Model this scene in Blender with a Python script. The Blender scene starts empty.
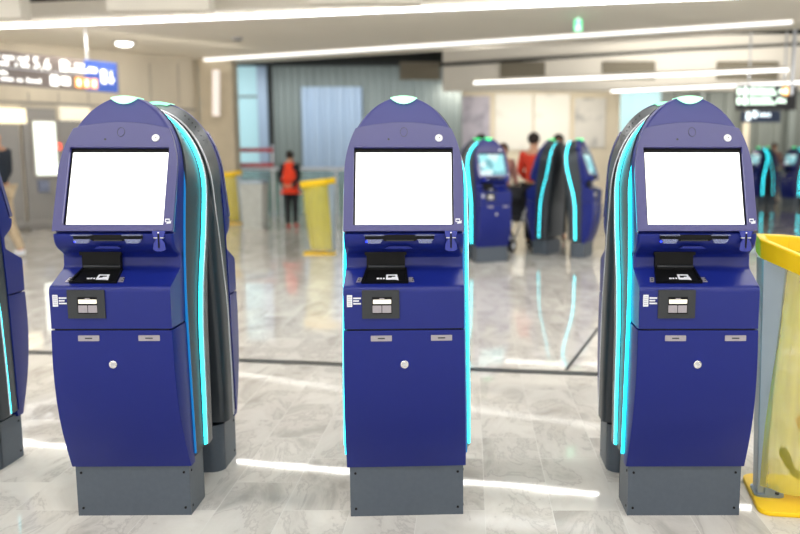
import bpy, bmesh, math, random
from mathutils import Vector, Matrix
random.seed(7)
SC = bpy.context.scene
COL = SC.collection
R = math.radians
sin, cos, pi = math.sin, math.cos, math.pi

# ------------------------------------------------------------------ camera
F, PX, PY, PITCH, CZ = 815.0, 470.0, 267.0, R(7.82), 1.55
cd = bpy.data.cameras.new('camera'); cam = bpy.data.objects.new('camera', cd); COL.objects.link(cam)
cam.location = (0, 0, CZ); cam.rotation_euler = (pi/2 - PITCH, 0, 0)
cd.sensor_width = 36; cd.lens = F/800*36; cd.shift_x = (400-PX)/800
cd.dof.use_dof = True; cd.dof.focus_distance = 3.36; cd.dof.aperture_fstop = 1.35
cd.clip_end = 200
SC.camera = cam
SC.view_settings.view_transform = 'Standard'; SC.view_settings.look = 'None'
SC.view_settings.exposure = 0.35; SC.view_settings.gamma = 1
SC.view_settings.use_curve_mapping = False
SC.cycles.use_denoising = True
SC.cycles.max_bounces = 8

def ray(px, py):
    u = (px-PX)/F; w = (PY-py)/F
    return Vector((u, cos(PITCH)+w*sin(PITCH), -sin(PITCH)+w*cos(PITCH)))
def P(px, py, D):                 # world point seen there at forward distance D
    d = ray(px, py); return Vector((0, 0, CZ)) + d*(D/d.y)
def RZ(px, py, z):                # ... at height z
    d = ray(px, py); return Vector((0, 0, CZ)) + d*((z-CZ)/d.z)
def S(r, g, b):
    f = lambda c: (c/255/12.92) if c/255 <= .04045 else ((c/255+.055)/1.055)**2.4
    return (f(r), f(g), f(b), 1)

# ------------------------------------------------------------------ materials
def mat(name, col, rough=.5, metal=0, emit=None, es=0, noise=0, nscale=8, bump=0, bscale=40, coat=0, alpha=1, trans=0, stretch=(1, 1, 1), spec=.5):
    m = bpy.data.materials.new(name); m.use_nodes = True
    nt = m.node_tree; b = nt.nodes['Principled BSDF']
    b.inputs['Base Color'].default_value = col
    b.inputs['Roughness'].default_value = rough; b.inputs['Metallic'].default_value = metal
    b.inputs['Coat Weight'].default_value = coat; b.inputs['Alpha'].default_value = alpha
    b.inputs['Transmission Weight'].default_value = trans
    b.inputs['Specular IOR Level'].default_value = spec
    if emit:
        b.inputs['Emission Color'].default_value = emit; b.inputs['Emission Strength'].default_value = es
    tc = nt.nodes.new('ShaderNodeTexCoord'); mp = nt.nodes.new('ShaderNodeMapping')
    mp.inputs['Scale'].default_value = stretch
    nt.links.new(tc.outputs['Object'], mp.inputs['Vector'])
    n = nt.nodes.new('ShaderNodeTexNoise'); n.inputs['Scale'].default_value = nscale; n.inputs['Detail'].default_value = 4
    nt.links.new(mp.outputs[0], n.inputs['Vector'])
    if noise:
        mx = nt.nodes.new('ShaderNodeMix'); mx.data_type = 'RGBA'; mx.blend_type = 'MULTIPLY'
        mx.inputs['Factor'].default_value = 1
        cr = nt.nodes.new('ShaderNodeValToRGB')
        cr.color_ramp.elements[0].position = .3; cr.color_ramp.elements[1].position = .7
        lo = 1-noise; cr.color_ramp.elements[0].color = (lo, lo, lo, 1); cr.color_ramp.elements[1].color = (1, 1, 1, 1)
        nt.links.new(n.outputs['Fac'], cr.inputs[0]); nt.links.new(cr.outputs[0], mx.inputs['B'])
        mx.inputs['A'].default_value = col; nt.links.new(mx.outputs['Result'], b.inputs['Base Color'])
    if bump:
        n2 = nt.nodes.new('ShaderNodeTexNoise'); n2.inputs['Scale'].default_value = bscale
        nt.links.new(tc.outputs['Object'], n2.inputs['Vector'])
        bp = nt.nodes.new('ShaderNodeBump'); bp.inputs['Strength'].default_value = bump; bp.inputs['Distance'].default_value = .01
        nt.links.new(n2.outputs['Fac'], bp.inputs['Height']); nt.links.new(bp.outputs[0], b.inputs['Normal'])
    return m

M = {}
M['blue'] = mat('blue_lacquer', S(20, 34, 118), .33, noise=.06, nscale=3, bump=.04, bscale=300, spec=.3)
M['blue_gloss'] = mat('blue_gloss_lacquer', S(20, 34, 118), .38, noise=.06, nscale=3, coat=.12, spec=.3)
M['blue_gloss'].node_tree.nodes['Principled BSDF'].inputs['Coat Roughness'].default_value = .25
M['blue_cap'] = mat('blue_cap_lacquer', S(32, 38, 120), .5, noise=.05, nscale=3, spec=.8)
M['bezel'] = mat('blue_bezel_lacquer', S(40, 40, 116), .40, noise=.04, nscale=3, coat=.7, spec=1.0)
M['shell'] = mat('charcoal_shell', S(62, 68, 74), .3, metal=.35, noise=.15, nscale=200, bump=.03, bscale=400)
M['plinth'] = mat('plinth_grey', S(84, 93, 104), .42, metal=.2, noise=.08, nscale=60)
M['cyan'] = mat('cyan_light', S(0, 160, 180), .4, emit=(.025, .80, .92, 1), es=4.6)
M['cyan_gap'] = mat('cyan_gap_light', S(0, 150, 200), .4, emit=(.01, .65, .85, 1), es=4)
M['blue_gap'] = mat('blue_gap_light', S(0, 90, 170), .4, emit=(.01, .22, .48, 1), es=.5)
M['silver'] = mat('silver', S(205, 208, 214), .28, metal=.85, noise=.05, nscale=60)
M['chrome'] = mat('chrome', S(220, 220, 220), .15, metal=1, noise=.03)
M['black'] = mat('black_plastic', S(12, 13, 15), .45, noise=.2, nscale=50, spec=.2)
M['darkplate'] = mat('dark_plate', S(42, 46, 50), .45, noise=.1, nscale=80)
M['screen'] = mat('white_screen', S(240, 240, 240), .3, emit=(1, 1, 1, 1), es=1.05)
M['green_lamp'] = mat('green_status_lamp', S(150, 230, 190), .3, emit=(.42, 1, .66, 1), es=.85)
M['blue_led'] = mat('blue_led', S(20, 30, 255), .3, emit=(.01, .04, 1, 1), es=3)
M['white_print'] = mat('white_print', S(225, 228, 236), .5, noise=.05)
M['button'] = mat('white_button', S(235, 235, 235), .3, emit=(1, 1, 1, 1), es=.25)
M['clear'] = mat('clear_plastic_guide', S(150, 160, 200), .12, alpha=.42, noise=.05, spec=.9)
M['label'] = mat('silver_label', S(170, 165, 172), .3, metal=.5, noise=.1, nscale=100)
M['yellow'] = mat('yellow_paint', S(250, 206, 12), .4, noise=.05, nscale=5)
M['post'] = mat('grey_post', S(150, 165, 178), .3, metal=.5, noise=.05)
M['steel'] = mat('brushed_steel', S(176, 172, 164), .35, metal=.6, noise=.1, nscale=20, stretch=(1, 1, .1))

def emis(name, c, s):
    return mat(name, (c[0], c[1], c[2], 1), .5, emit=(c[0], c[1], c[2], 1), es=s)

# ------------------------------------------------------------------ mesh helpers
def finish(bm, name, m, parent=None, smooth=False, mats=None):
    me = bpy.data.meshes.new(name)
    bmesh.ops.recalc_face_normals(bm, faces=bm.faces)
    bm.to_mesh(me); bm.free()
    for x in (mats or [m]): me.materials.append(x)
    if smooth:
        for p in me.polygons: p.use_smooth = True
        try: me.set_sharp_from_angle(angle=R(38))
        except Exception: pass
    o = bpy.data.objects.new(name, me); COL.objects.link(o)
    if parent: o.parent = parent
    return o
def mod_bevel(o, w=.003, seg=2):
    b = o.modifiers.new('bevel', 'BEVEL'); b.width = w; b.segments = seg; b.limit_method = 'ANGLE'; b.angle_limit = R(40)
    return o
def box(bm, c, s, rot=None):
    r = bmesh.ops.create_cube(bm, size=1)
    mtx = Matrix.Translation(c) @ (rot if rot else Matrix()) @ Matrix.Diagonal((s[0], s[1], s[2], 1))
    bmesh.ops.transform(bm, matrix=mtx, verts=r['verts']); return r['verts']
def boxo(name, c, s, m, parent=None, bev=.003, rot=None):
    bm = bmesh.new(); box(bm, c, s, rot)
    o = finish(bm, name, m, parent)
    if bev: mod_bevel(o, bev)
    return o
def loft(bm, rings, cap=True, closed=True):
    vs = [[bm.verts.new(p) for p in r] for r in rings]
    n = len(vs[0])
    for a, b in zip(vs, vs[1:]):
        for i in range(n if closed else n-1):
            j = (i+1) % n
            bm.faces.new((a[i], a[j], b[j], b[i]))
    if cap:
        bm.faces.new(vs[0]); bm.faces.new(list(reversed(vs[-1])))
    return vs
def tube(bm, pts, r, seg=8):
    pts = [Vector(p) for p in pts]; rings = []
    for i, p in enumerate(pts):
        t = (pts[min(i+1, len(pts)-1)] - pts[max(i-1, 0)]).normalized()
        up = Vector((0, 0, 1)) if abs(t.z) < .9 else Vector((1, 0, 0))
        a = t.cross(up).normalized(); b = t.cross(a)
        rr = r[i] if isinstance(r, (list, tuple)) else r
        rings.append([p + a*rr*cos(2*pi*k/seg) + b*rr*sin(2*pi*k/seg) for k in range(seg)])
    loft(bm, rings)
def shape(name, splines, thick, mtx, m, parent=None, bevel=0):
    """a plate cut from 2-D outlines (outer first, holes after), extruded from z=0 to z=thick, placed by mtx"""
    cu = bpy.data.curves.new(name, 'CURVE'); cu.dimensions = '2D'; cu.fill_mode = 'BOTH'
    for sp in splines:
        s = cu.splines.new('POLY'); s.points.add(len(sp)-1)
        for q, (x, y) in zip(s.points, sp): q.co = (x, y, 0, 1)
        s.use_cyclic_u = True
    cu.extrude = thick/2 - bevel if bevel else thick/2
    if bevel: cu.bevel_depth = bevel; cu.bevel_resolution = 1; cu.offset = -bevel
    t = bpy.data.objects.new('tmp', cu); COL.objects.link(t)
    dg = bpy.context.evaluated_depsgraph_get(); dg.update()
    me = bpy.data.meshes.new_from_object(t.evaluated_get(dg)); me.name = name
    bpy.data.objects.remove(t); bpy.data.curves.remove(cu)
    me.transform(mtx @ Matrix.Translation((0, 0, thick/2)))
    me.materials.clear(); me.materials.append(m)
    o = bpy.data.objects.new(name, me); COL.objects.link(o)
    if parent: o.parent = parent
    return o
def text_mesh(name, body, size, mtx, m, parent=None, ext=.001):
    cu = bpy.data.curves.new(name, 'FONT'); cu.body = body; cu.size = size; cu.extrude = ext; cu.resolution_u = 2
    t = bpy.data.objects.new('tmp', cu); COL.objects.link(t)
    dg = bpy.context.evaluated_depsgraph_get(); dg.update()
    me = bpy.data.meshes.new_from_object(t.evaluated_get(dg)); me.name = name
    bpy.data.objects.remove(t); bpy.data.curves.remove(cu)
    me.transform(mtx); me.materials.clear(); me.materials.append(m)
    o = bpy.data.objects.new(name, me); COL.objects.link(o)
    if parent: o.parent = parent
    return o
def rrect(x0, y0, x1, y1, r, n=5):
    out = []
    for cx, cy, a in ((x1-r, y1-r, 0), (x0+r, y1-r, 90), (x0+r, y0+r, 180), (x1-r, y0+r, 270)):
        for k in range(n+1):
            t = R(a + 90*k/n); out.append((cx+r*cos(t), cy+r*sin(t)))
    return out
def circ(cx, cy, rx, ry=None, n=24):
    ry = ry or rx
    return [(cx+rx*cos(2*pi*k/n), cy+ry*sin(2*pi*k/n)) for k in range(n)]
def frame_mtx(origin, Y):
    X = Vector((1, 0, 0)); Y = Vector(Y).normalized(); Z = X.cross(Y)
    return Matrix(((X.x, Y.x, Z.x, origin[0]), (X.y, Y.y, Z.y, origin[1]), (X.z, Y.z, Z.z, origin[2]), (0, 0, 0, 1)))

# ------------------------------------------------------------------ scene-graph helpers
def tag(o, label=None, cat=None, group=None, kind=None):
    if label: o['label'] = label
    if cat: o['category'] = cat
    if group: o['group'] = group
    if kind: o['kind'] = kind
    return o
def empty(name, loc=(0, 0, 0), rz=0):
    o = bpy.data.objects.new(name, None); COL.objects.link(o)
    o.location = loc; o.rotation_euler = (0, 0, rz); o.empty_display_size = .2
    return o
def struct(o): o['kind'] = 'structure'; return o
def copy_tree(o, parent=None):
    c = o.copy(); COL.objects.link(c)
    c.parent = parent
    for ch in list(o.children): copy_tree(ch, c)
    return c
def lerp(tab, z):
    if z <= tab[0][0]: return tab[0][1]
    for (a, u), (b, v) in zip(tab, tab[1:]):
        if z <= b:
            return u + (v-u)*(z-a)/(b-a)
    return tab[-1][1]
def smooth_lerp(tab, z, w=.03):
    return sum(lerp(tab, z+d*w) for d in (-2, -1, 0, 1, 2))/5

# ------------------------------------------------------------------ the check-in kiosk (one unit)
TILT = R(20); YO = .26
ARC_Z, ARC_H, HW = 1.46, .335, .243
def plane(z): return .055 + (z-1.235)*math.tan(TILT)
def arch(z, hw=HW, h=ARC_H):
    if z <= ARC_Z: return hw + lerp([(.2, .013), (.6, .006), (1.0, 0), (1.3, 0)], z)
    return hw*math.sqrt(max(0, 1-((z-ARC_Z)/h)**2))
SEAM = [(.2, .165), (.9, .165), (1.1, .175), (1.3, .200), (1.5, .238), (1.65, .275), (1.8, .318)]
GAP = [(1.385, 0), (1.5, .012), (1.6, .026), (1.7, .044), (1.75, .052)]
STRIP = [(.2, .255), (.8, .272), (1.0, .31), (1.2, .37), (1.35, .41), (1.5, .43), (1.8, .432)]
BACK = [(.2, .375), (.8, .40), (1.2, .455), (1.4, .474), (1.8, .475)]

def y_(v): return v - YO
def housing(name, z0, z1, yf, m, root, zs, smooth=True):
    bm = bmesh.new(); rings = []
    for z in zs:
        w = max(arch(z), .004); f = yf(z); b = smooth_lerp(SEAM, z)
        r = min(.016, w*.4); ring = []
        for k in range(5):
            t = R(90*k/4); ring.append((w-r+r*sin(t), y_(f+r-r*cos(t)), z))
        ring.append((w, y_(b), z)); ring.append((-w, y_(b), z))
        for k in range(4, -1, -1):
            t = R(90*k/4); ring.append((-(w-r+r*sin(t)), y_(f+r-r*cos(t)), z))
        rings.append(ring)
    loft(bm, rings)
    return finish(bm, name, m, root, smooth)

SZ, SH_ = 1.385, .355
def shell_path(n=44, top=88.5, z0=.24, grow=.002):
    out = []; ARC_Z, ARC_H = SZ, SH_
    for k in range(n//2):
        z = z0 + (ARC_Z-z0)*k/(n//2)
        out.append((arch(z)+grow+.006, z, 1.0, 0.0))
    for k in range(n//2+1):
        t = R(top*k/(n//2)); rx, rz = HW+grow+.006, ARC_H+grow
        nx, nz = cos(t)/rx, sin(t)/rz; l = math.hypot(nx, nz)
        out.append((rx*cos(t), ARC_Z+rz*sin(t), nx/l, nz/l))
    return out

def sweep_side(name, sec, m, root, side, z0=.26, top=88, n=60):
    """sec(z) -> closed list of (n, y): swept along one side of the arch"""
    bm = bmesh.new(); rings = []
    for (x, z, nx, nz) in shell_path(n, top, z0):
        rings.append([(side*(x+nx*d), y_(y), z+nz*d) for d, y in sec(z)])
    loft(bm, rings)
    return finish(bm, name, m, root, True)

def bulge(z): return lerp([(.2, .016), (.5, .022), (1.2, .026), (1.5, .022), (1.8, .016)], z)

def make_kiosk():
    root = empty('check_in_kiosk')
    # plinth
    bm = bmesh.new()
    w = .2435; ring = [(w, y_(.12)), (w, y_(.31))]
    for k in range(7):
        t = R(90*k/6); ring.append((w-.06+.06*cos(t), y_(.30+.06*sin(t))))
    ring += [(-x, y) for x, y in reversed(ring)]
    loft(bm, [[(x, y, 0) for x, y in ring], [(x, y, .235) for x, y in ring]])
    pl = finish(bm, 'plinth', M['plinth'], root, True)
    for sx in (-1, 1):
        for z in (.035, .195):
            shape('screw', [circ(sx*.22, z, .0055, n=10)], .003, frame_mtx((0, y_(.12), 0), (0, 0, 1)), M['black'], pl)
            bm = bmesh.new(); box(bm, (sx*(w+.001), y_(.145), z), (.003, .009, .009)); finish(bm, 'screw', M['black'], pl)
    # lower door
    prof = [(.225, .112), (.27, .093), (.33, .069), (.40, .044), (.47, .024), (.55, .008), (.63, -.002), (.70, -.006), (.78, -.006), (.846, -.004)]
    def side_w(z): return arch(z)
    bm = bmesh.new(); rings = []
    for z, f in prof:
        ww = side_w(z); r = .006
        rings.append([(ww-r, y_(f), z), (ww-r*.3, y_(f+r*.3), z), (ww, y_(f+r), z), (ww, y_(.165), z), (-ww, y_(.165), z), (-ww, y_(f+r), z), (-ww+r*.3, y_(f+r*.3), z), (-ww+r, y_(f), z)])
    loft(bm, rings); door = finish(bm, 'cabinet_door', M['blue'], root, True)
    V0 = frame_mtx((0, y_(-.005), 0), (0, 0, 1))
    for x0, x1 in ((-.135, -.05), (.108, .194)):
        shape('label_plate', [rrect(x0, .803, x1, .826, .002)], .003, V0, M['label'], door)
        shape('label_line', [rrect(x0+.028, .812, x1-.028, .817, .001)], .0036, V0, M['darkplate'], door)
    lk = shape('lock', [circ(0, .706, .0165)], .008, V0, M['chrome'], door, bevel=.002)
    shape('lock_core', [circ(0, .706, .008, n=16)], .010, V0, M['silver'], lk)
    # upper cabinet with shelf and neck (extruded side profile)
    ppts = [(.14, 1.145), (.138, 1.095), (.130, 1.082), (.115, 1.074), (.02, 1.030), (.006, 1.024), (-.001, 1.015), (-.004, 1.0), (-.004, .853), (.17, .853), (.175, 1.145)]
    bm = bmesh.new(); rings = []
    for x in (-HW, -HW+.004, HW-.004, HW):
        e = .003 if abs(x) == HW else 0
        rings.append([(x, y_(y+e), z) for y, z in ppts])
    loft(bm, rings); up = finish(bm, 'upper_cabinet', M['blue_gloss'], root, True)
    bm = bmesh.new(); box(bm, (0, y_(.08), .8515), (.46, .16, .009)); finish(bm, 'panel_gap', M['black'], root)
    # scanner window in the upper cabinet
    sc = shape('barcode_scanner', [rrect(-.168, .897, -.018, 1.013, .002), rrect(-.128, .915, -.048, .985, .002)], .005, V0, M['darkplate'], root)
    g = shape('scanner_glass', [rrect(-.129, .914, -.047, .986, .001)], .0025, V0, M['black'], sc)
    shape('scanner_lamp', [rrect(-.124, .957, -.051, .974, .001)], .0035, V0, M['scan_lamp'], g)
    shape('scanner_mirror', [rrect(-.126, .92, -.090, .950, .001), ], .0032, V0, M['label'], g)
    shape('scanner_mirror', [rrect(-.087, .92, -.051, .950, .001), ], .0032, V0, M['label'], g)
    shape('scanner_notch', [rrect(-.098, .976, -.078, .980, .001)], .0035, V0, M['label'], g)
    # little printed mark left of the scanner: a barred card with three text rows
    dec = [rrect(-.228, .945, -.207, .993, .001)]
    lo = shape('printed_mark', dec, .0012, V0, M['white_print'], up)
    for k, zz in enumerate((.977, .966, .955)):
        shape('mark_rows', [rrect(-.203, zz, -.172-(k % 2)*.008, zz+.006, .0005)], .0012, V0, M['white_print'], lo)
    shape('mark_bars', [rrect(-.225, z, -.210, z+.0015, .0003) for z in (.952, .960, .968, .976, .984)], .0014, V0, M['darkplate'], lo)
    # document tray on the shelf and its dark back wall
    SH = frame_mtx((0, y_(.02), 1.030), (0, .095, .044))
    tr = shape('document_tray', [[(-.168, .012), (.014, .012), (.006, .112), (-.155, .112)]], .0045, SH, M['black'], root)
    shape('tray_frame', [[(-.172, .008), (.018, .008), (.009, .112), (-.158, .112)], [(-.163, .014), (.009, .014), (.002, .11), (-.151, .11)]], .012, SH, M['black'], tr)
    for k, (a, b) in enumerate(((-.112, -.100), (-.098, -.090), (-.086, -.079))):
        shape('tray_icon', [rrect(a, .034, b, .044, .003)], .0053, SH, M['white_print'], tr)
    shape('tray_icon', [rrect(-.074, .030, -.028, .068, .004), rrect(-.066, .044, -.036, .060, .002)], .0053, SH, M['white_print'], tr)
    shape('tray_icon', [[(-.058, .036), (-.022, .026), (-.026, .050), (-.048, .050)]], .0057, SH, M['white_print'], tr)
    for a in (-.196, .022):
        sgn = 1 if a < 0 else -1
        p = shape('tray_label', [[(a+.002*sgn, .018), (a+.020, .018), (a+.020+.006*sgn, .052), (a+.006*sgn+.002, .052)]], .002, SH, M['label'], root)
        shape('label_print', [rrect(a+.009, .026, a+.016, .032, .001), rrect(a+.011, .038, a+.018, .044, .001)], .0026, SH, M['darkplate'], p)
    bm = bmesh.new(); box(bm, (-.077, y_(.129), 1.115), (.158, .026, .085)); box(bm, (-.077, y_(.125), 1.146), (.172, .030, .014)); bk = finish(bm, 'tray_back_wall', M['black'], root)
    bm = bmesh.new(); tube(bm, [(-.148, y_(.112), 1.092), (.002, y_(.112), 1.092)], .006, 10); finish(bm, 'tray_roller', M['darkplate'], bk, True)
    # head
    def hf(z):
        if z >= 1.235: return plane(z) + .022
        return smooth_lerp([(1.09, .150), (1.14, .137), (1.152, .115), (1.168, .085), (1.185, .065), (1.21, .056), (1.230, .053), (1.26, .064)], z, .006)
    zs = [1.118, 1.135, 1.145, 1.152, 1.158, 1.165, 1.175, 1.185, 1.20, 1.215, 1.232, 1.236, 1.26] + [1.26+.4*k/16 for k in range(1, 17)]
    hd = housing('head_housing', 0, 0, hf, M['blue'], root, zs)
    zc = [1.661] + [ARC_Z+ARC_H*sin(R(a)) for a in (40, 45, 50, 55, 60, 65, 70, 74, 78, 81, 84, 86, 88, 89.4)]
    cap = housing('top_cap', 0, 0, lambda z: plane(z)+.006, M['blue_cap'], root, zc)
    # bezel plate on the tilted plane
    HM = frame_mtx((0, y_(plane(1.235)+.022), 1.235), (0, sin(TILT), cos(TILT)))
    ct = cos(TILT)
    def L(x, z): return (x, (z-1.235)/ct)
    out = [L(-HW-.001, 1.237), L(HW+.001, 1.237)]
    for k in range(26):
        z = 1.25 + (1.654-1.25)*k/25; out.append(L(arch(z)+.001, z))
    wt = arch(1.654)
    for k in range(1, 16):
        x = wt - 2*wt*k/16; out.append(L(x, 1.654+.026*(1-(x/wt)**2)))
    for k in range(25, -1, -1):
        z = 1.25 + (1.654-1.25)*k/25; out.append(L(-arch(z)-.001, z))
    hole = [L(-.2045, 1.262), L(.2045, 1.262), L(.2045, 1.575), L(-.2045, 1.575)]
    hole = rrect(-.2045, hole[0][1], .2045, hole[2][1], .004)
    bz = shape('screen_bezel', [out, hole], .023, HM, M['bezel'], root, bevel=.002)
    s0, s1 = L(0, 1.262)[1], L(0, 1.575)[1]
    scr = shape('screen_frame', [rrect(-.2045, s0, .2045, s1, .003), rrect(-.198, s0+.005, .198, s1-.017, .002)], .006, HM, M['black'], root)
    shape('screen', [rrect(-.199, s0+.004, .199, s1-.016, .002)], .0035, HM, M['screen'], scr)
    def h(z): return (z-1.235)/ct
    shape('camera_ring', [circ(.001, h(1.637), .0155, .0205), circ(.001, h(1.637), .0140, .0190)], .0245, HM, M['darkplate'], bz)
    shape('camera_window', [circ(.001, h(1.637), .0140, .0190)], .0235, HM, M['bezel'], bz)
    shape('sensor_dot', [circ(-.062, h(1.607), .0045, n=12)], .0245, HM, M['darkplate'], bz)
    b = shape('round_button', [circ(.147, h(1.612), .0165)], .027, HM, M['silver'], root, bevel=.001)
    shape('button_face', [circ(.147, h(1.612), .0135)], .028, HM, M['button'], b)
    shape('button_mark', [circ(.149, h(1.612), .003, n=10)], .0285, HM, M['darkplate'], b)
    # contactless hand-and-card mark
    q = h(1.277)
    shape('contactless_mark', [rrect(.2115, q-.006, .2300, q+.009, .002), rrect(.2145, q-.003, .2270, q+.004, .001)], .0238, HM, M['white_print'], bz)
    shape('contactless_mark', [[(.218, q-.013), (.236, q-.011), (.236, q+.003), (.231, q-.003), (.219, q-.007)]], .0241, HM, M['white_print'], bz)
    # printer slot with two clear guides
    SV = frame_mtx((0, y_(.054), 1.218), (0, 0, 1))
    ps = shape('printer_slot', [[(-.156, .012), (.124, .012), (.124, -.006), (.060, -.006), (.045, -.014), (-.075, -.014), (-.090, -.006), (-.156, -.006)]], .003, SV, M['black'], root)
    shape('slot_lip', [rrect(-.070, -.013, .040, -.009, .001)], .009, SV, M['darkplate'], ps)
    for a, b2 in ((-.158, -.078), (.048, .126)):
        shape('clear_guide', [[(a, .014), (b2, .014), (b2, .009), (a, .009)]], .022, SV, M['clear'], ps)
        shape('clear_guide', [[(a+.008, -.005), (b2-.004, -.005), (b2-.016, -.022), (a+.016, -.022)]], .018, SV, M['clear'], ps)
    shape('indicator_led', [circ(-.150, -.016, .004, n=10)], .004, SV, M['blue_led'], root)
    shape('chin_tab', [[(-.075, -.040), (.035, -.040), (.018, -.030), (-.058, -.030)]], .016, frame_mtx((0, y_(.068), 1.213), (0, 0, 1)), M['blue'], hd)
    # card reader: an hour-glass shaped insert with a dark slot
    CR = frame_mtx((.192, y_(.052), 1.206), (0, 0, 1))
    cr = shape('card_reader', [[(-.027, .040), (.027, .040), (.022, .018), (.013, .004), (.022, -.010), (.026, -.036), (.012, -.044), (-.012, -.044), (-.026, -.036), (-.022, -.010), (-.013, .004), (-.022, .018)]], .010, CR, M['reader'], root, bevel=.002)
    shape('card_slot', [rrect(-.003, -.030, .003, .028, .001)], .0115, CR, M['black'], cr)
    shape('reader_lamp', [circ(0, .033, .003, n=10)], .0115, CR, M['button'], cr)
    shape('reader_rib', [rrect(-.020, .010, -.006, .014, .001), rrect(.006, .010, .020, .014, .001)], .0115, CR, M['silver'], cr)
    # green status lamp at the crown
    w = .056; n = 14; ptsr = []
    topz = lambda x: ARC_Z + ARC_H*math.sqrt(1-(x/HW)**2) + .003
    up_ = [(-w+2*w*k/n) for k in range(n+1)]
    outline = [(x, topz(x)) for x in up_] + [(x, topz(w)-.002-.024*(1-(x/w)**2)) for x in reversed(up_[1:-1])]
    bm = bmesh.new()
    loft(bm, [[(x, y_(plane(z)-.006), z) for x, z in outline], [(x, y_(plane(z)+.075), z) for x, z in outline]])
    finish(bm, 'status_light', M['green_lamp'], root)
    # charcoal shell
    bm = bmesh.new(); rings = []
    for (x, z, nx, nz) in shell_path(64, 89.6, .262):
        s, st, bk_ = smooth_lerp(SEAM, z)+.006, smooth_lerp(STRIP, z), smooth_lerp(BACK, z)
        b = bulge(z); bk_ = max(bk_, st+.038)
        g = lerp(GAP, z); sh_b = lambda f: g*(1-f) + 0
        sec = [(g-.012, s), (g-.001, s), (sh_b(.45)+b*.22, s+(st-s)*.40), (sh_b(.9)+b*.30, st-.026), (b*.38, st-.015), (b*.88, st+.006), (b, st+.012), (b, st+.020), (b*.98, (st+.02+bk_)/2), (b*.7, bk_-.020), (b*.1, bk_-.006), (-.02, bk_)]
        if x < .03: sec = [(max(d, -.004), y) for d, y in sec]
        rr = [(x+nx*d, y_(y), z+nz*d) for d, y in sec]
        rings.append(rr + [(-a, y, c) for a, y, c in reversed(rr)])
    loft(bm, rings); sh = finish(bm, 'side_shell', M['shell'], root, True)
    for sd in (-1, 1):
        def sec(z):
            st = smooth_lerp(STRIP, z); b = bulge(z)
            return [(b*.45-.003, st-.009), (b*.51+.002, st-.0095), (b*.66+.0042, st-.003), (b*.82+.0035, st+.0035), (b*.82-.003, st+.005)]
        sweep_side('light_strip', sec, M['cyan'], root, sd, .272, 87)
        def sec2(z):
            st = smooth_lerp(STRIP, z)+.0115; b = bulge(z)
            return [(b-.004, st-.003), (b+.002, st-.002), (b+.0036, st+.001), (b+.0034, st+.005), (b-.004, st+.008)]
        sweep_side('strip_trim', sec2, M['silver'], root, sd, .268, 87)
        def sec3(z):
            st = smooth_lerp(SEAM, z)+.003
            e = .004 if sd < 0 else .000; return [(-.012, st-.0015), (e, st-.0015), (e, st+.002), (-.010, st+.002)]
        sweep_side('seam_light', sec3, M['cyan_gap'] if sd < 0 else M['blue_gap'], root, sd, .262, 60, 40)
        # vent: little dark slots near the crown behind the cap
        bm = bmesh.new()
        for i in range(5):
            for j in range(7):
                t = R(38+4*j); gg = lerp(GAP, SZ+SH_*sin(t))*.72+.004; rx, rz = HW+gg, SH_+gg
                c = (sd*(rx*cos(t)), y_(smooth_lerp(SEAM, 1.65)+.03+.008*i), SZ+rz*sin(t))
                box(bm, c, (.006, .0035, .006), Matrix.Rotation(-sd*(pi/2-t), 4, 'Y'))
        finish(bm, 'vent_grille', M['black'], sh)
    return root

M['scan_lamp'] = mat('scanner_white_lamp', S(238, 232, 215), .4, emit=(1, .95, .85, 1), es=.35)
M['reader'] = mat('glossy_blue_reader', S(40, 52, 150), .12, noise=.1, nscale=60, coat=.3)

proto = make_kiosk()
def place(o, c, rz, label, group, rear=False):
    off = Vector((0, -.22, 0))
    a = rz + (pi if rear else 0)
    v = Matrix.Rotation(a, 3, 'Z') @ off
    o.location = (c[0]+v.x, c[1]+v.y, 0); o.rotation_euler = (0, 0, a)
    tag(o, label, 'kiosk', group)
    if rear:
        for c_ in o.children:
            if c_.name.split('.')[0] == 'seam_light': c_.material_slots[0].link = 'OBJECT'; c_.material_slots[0].material = M['blue']
    return o
G1, G2 = 'kiosks standing back to back in the front row', 'kiosks in the blurred rows behind'
rows = [(-1.459, 3.72, .8, 'left'), (-.291, 3.72, 2.9, 'middle'), (.923, 3.72, .3, 'right')]
first = True
for (x, y, a, w_) in rows:
    o = proto if first else copy_tree(proto); first = False
    lab = {'left': 'blue self-service kiosk with a blank white screen, leftmost one showing its front', 'middle': 'blue self-service kiosk with a white screen, in the centre of the front row', 'right': 'blue self-service kiosk with a white screen and lit blue dot, beside the yellow bin'}[w_]
    place(o, (x, y), R(a), lab, G1)
    lab = {'left': 'charcoal-backed kiosk turned away, back to back behind the left front kiosk', 'middle': 'kiosk turned away, almost hidden behind the middle front kiosk', 'right': 'charcoal-backed kiosk turned away, behind the right front kiosk near the bin'}[w_]
    place(copy_tree(proto), (x, y), R(a), lab, G1, True)
place(copy_tree(proto), (-2.575, 3.72), R(-1), 'kiosk turned away, cut by the left edge of the photo', G1, True)

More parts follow.
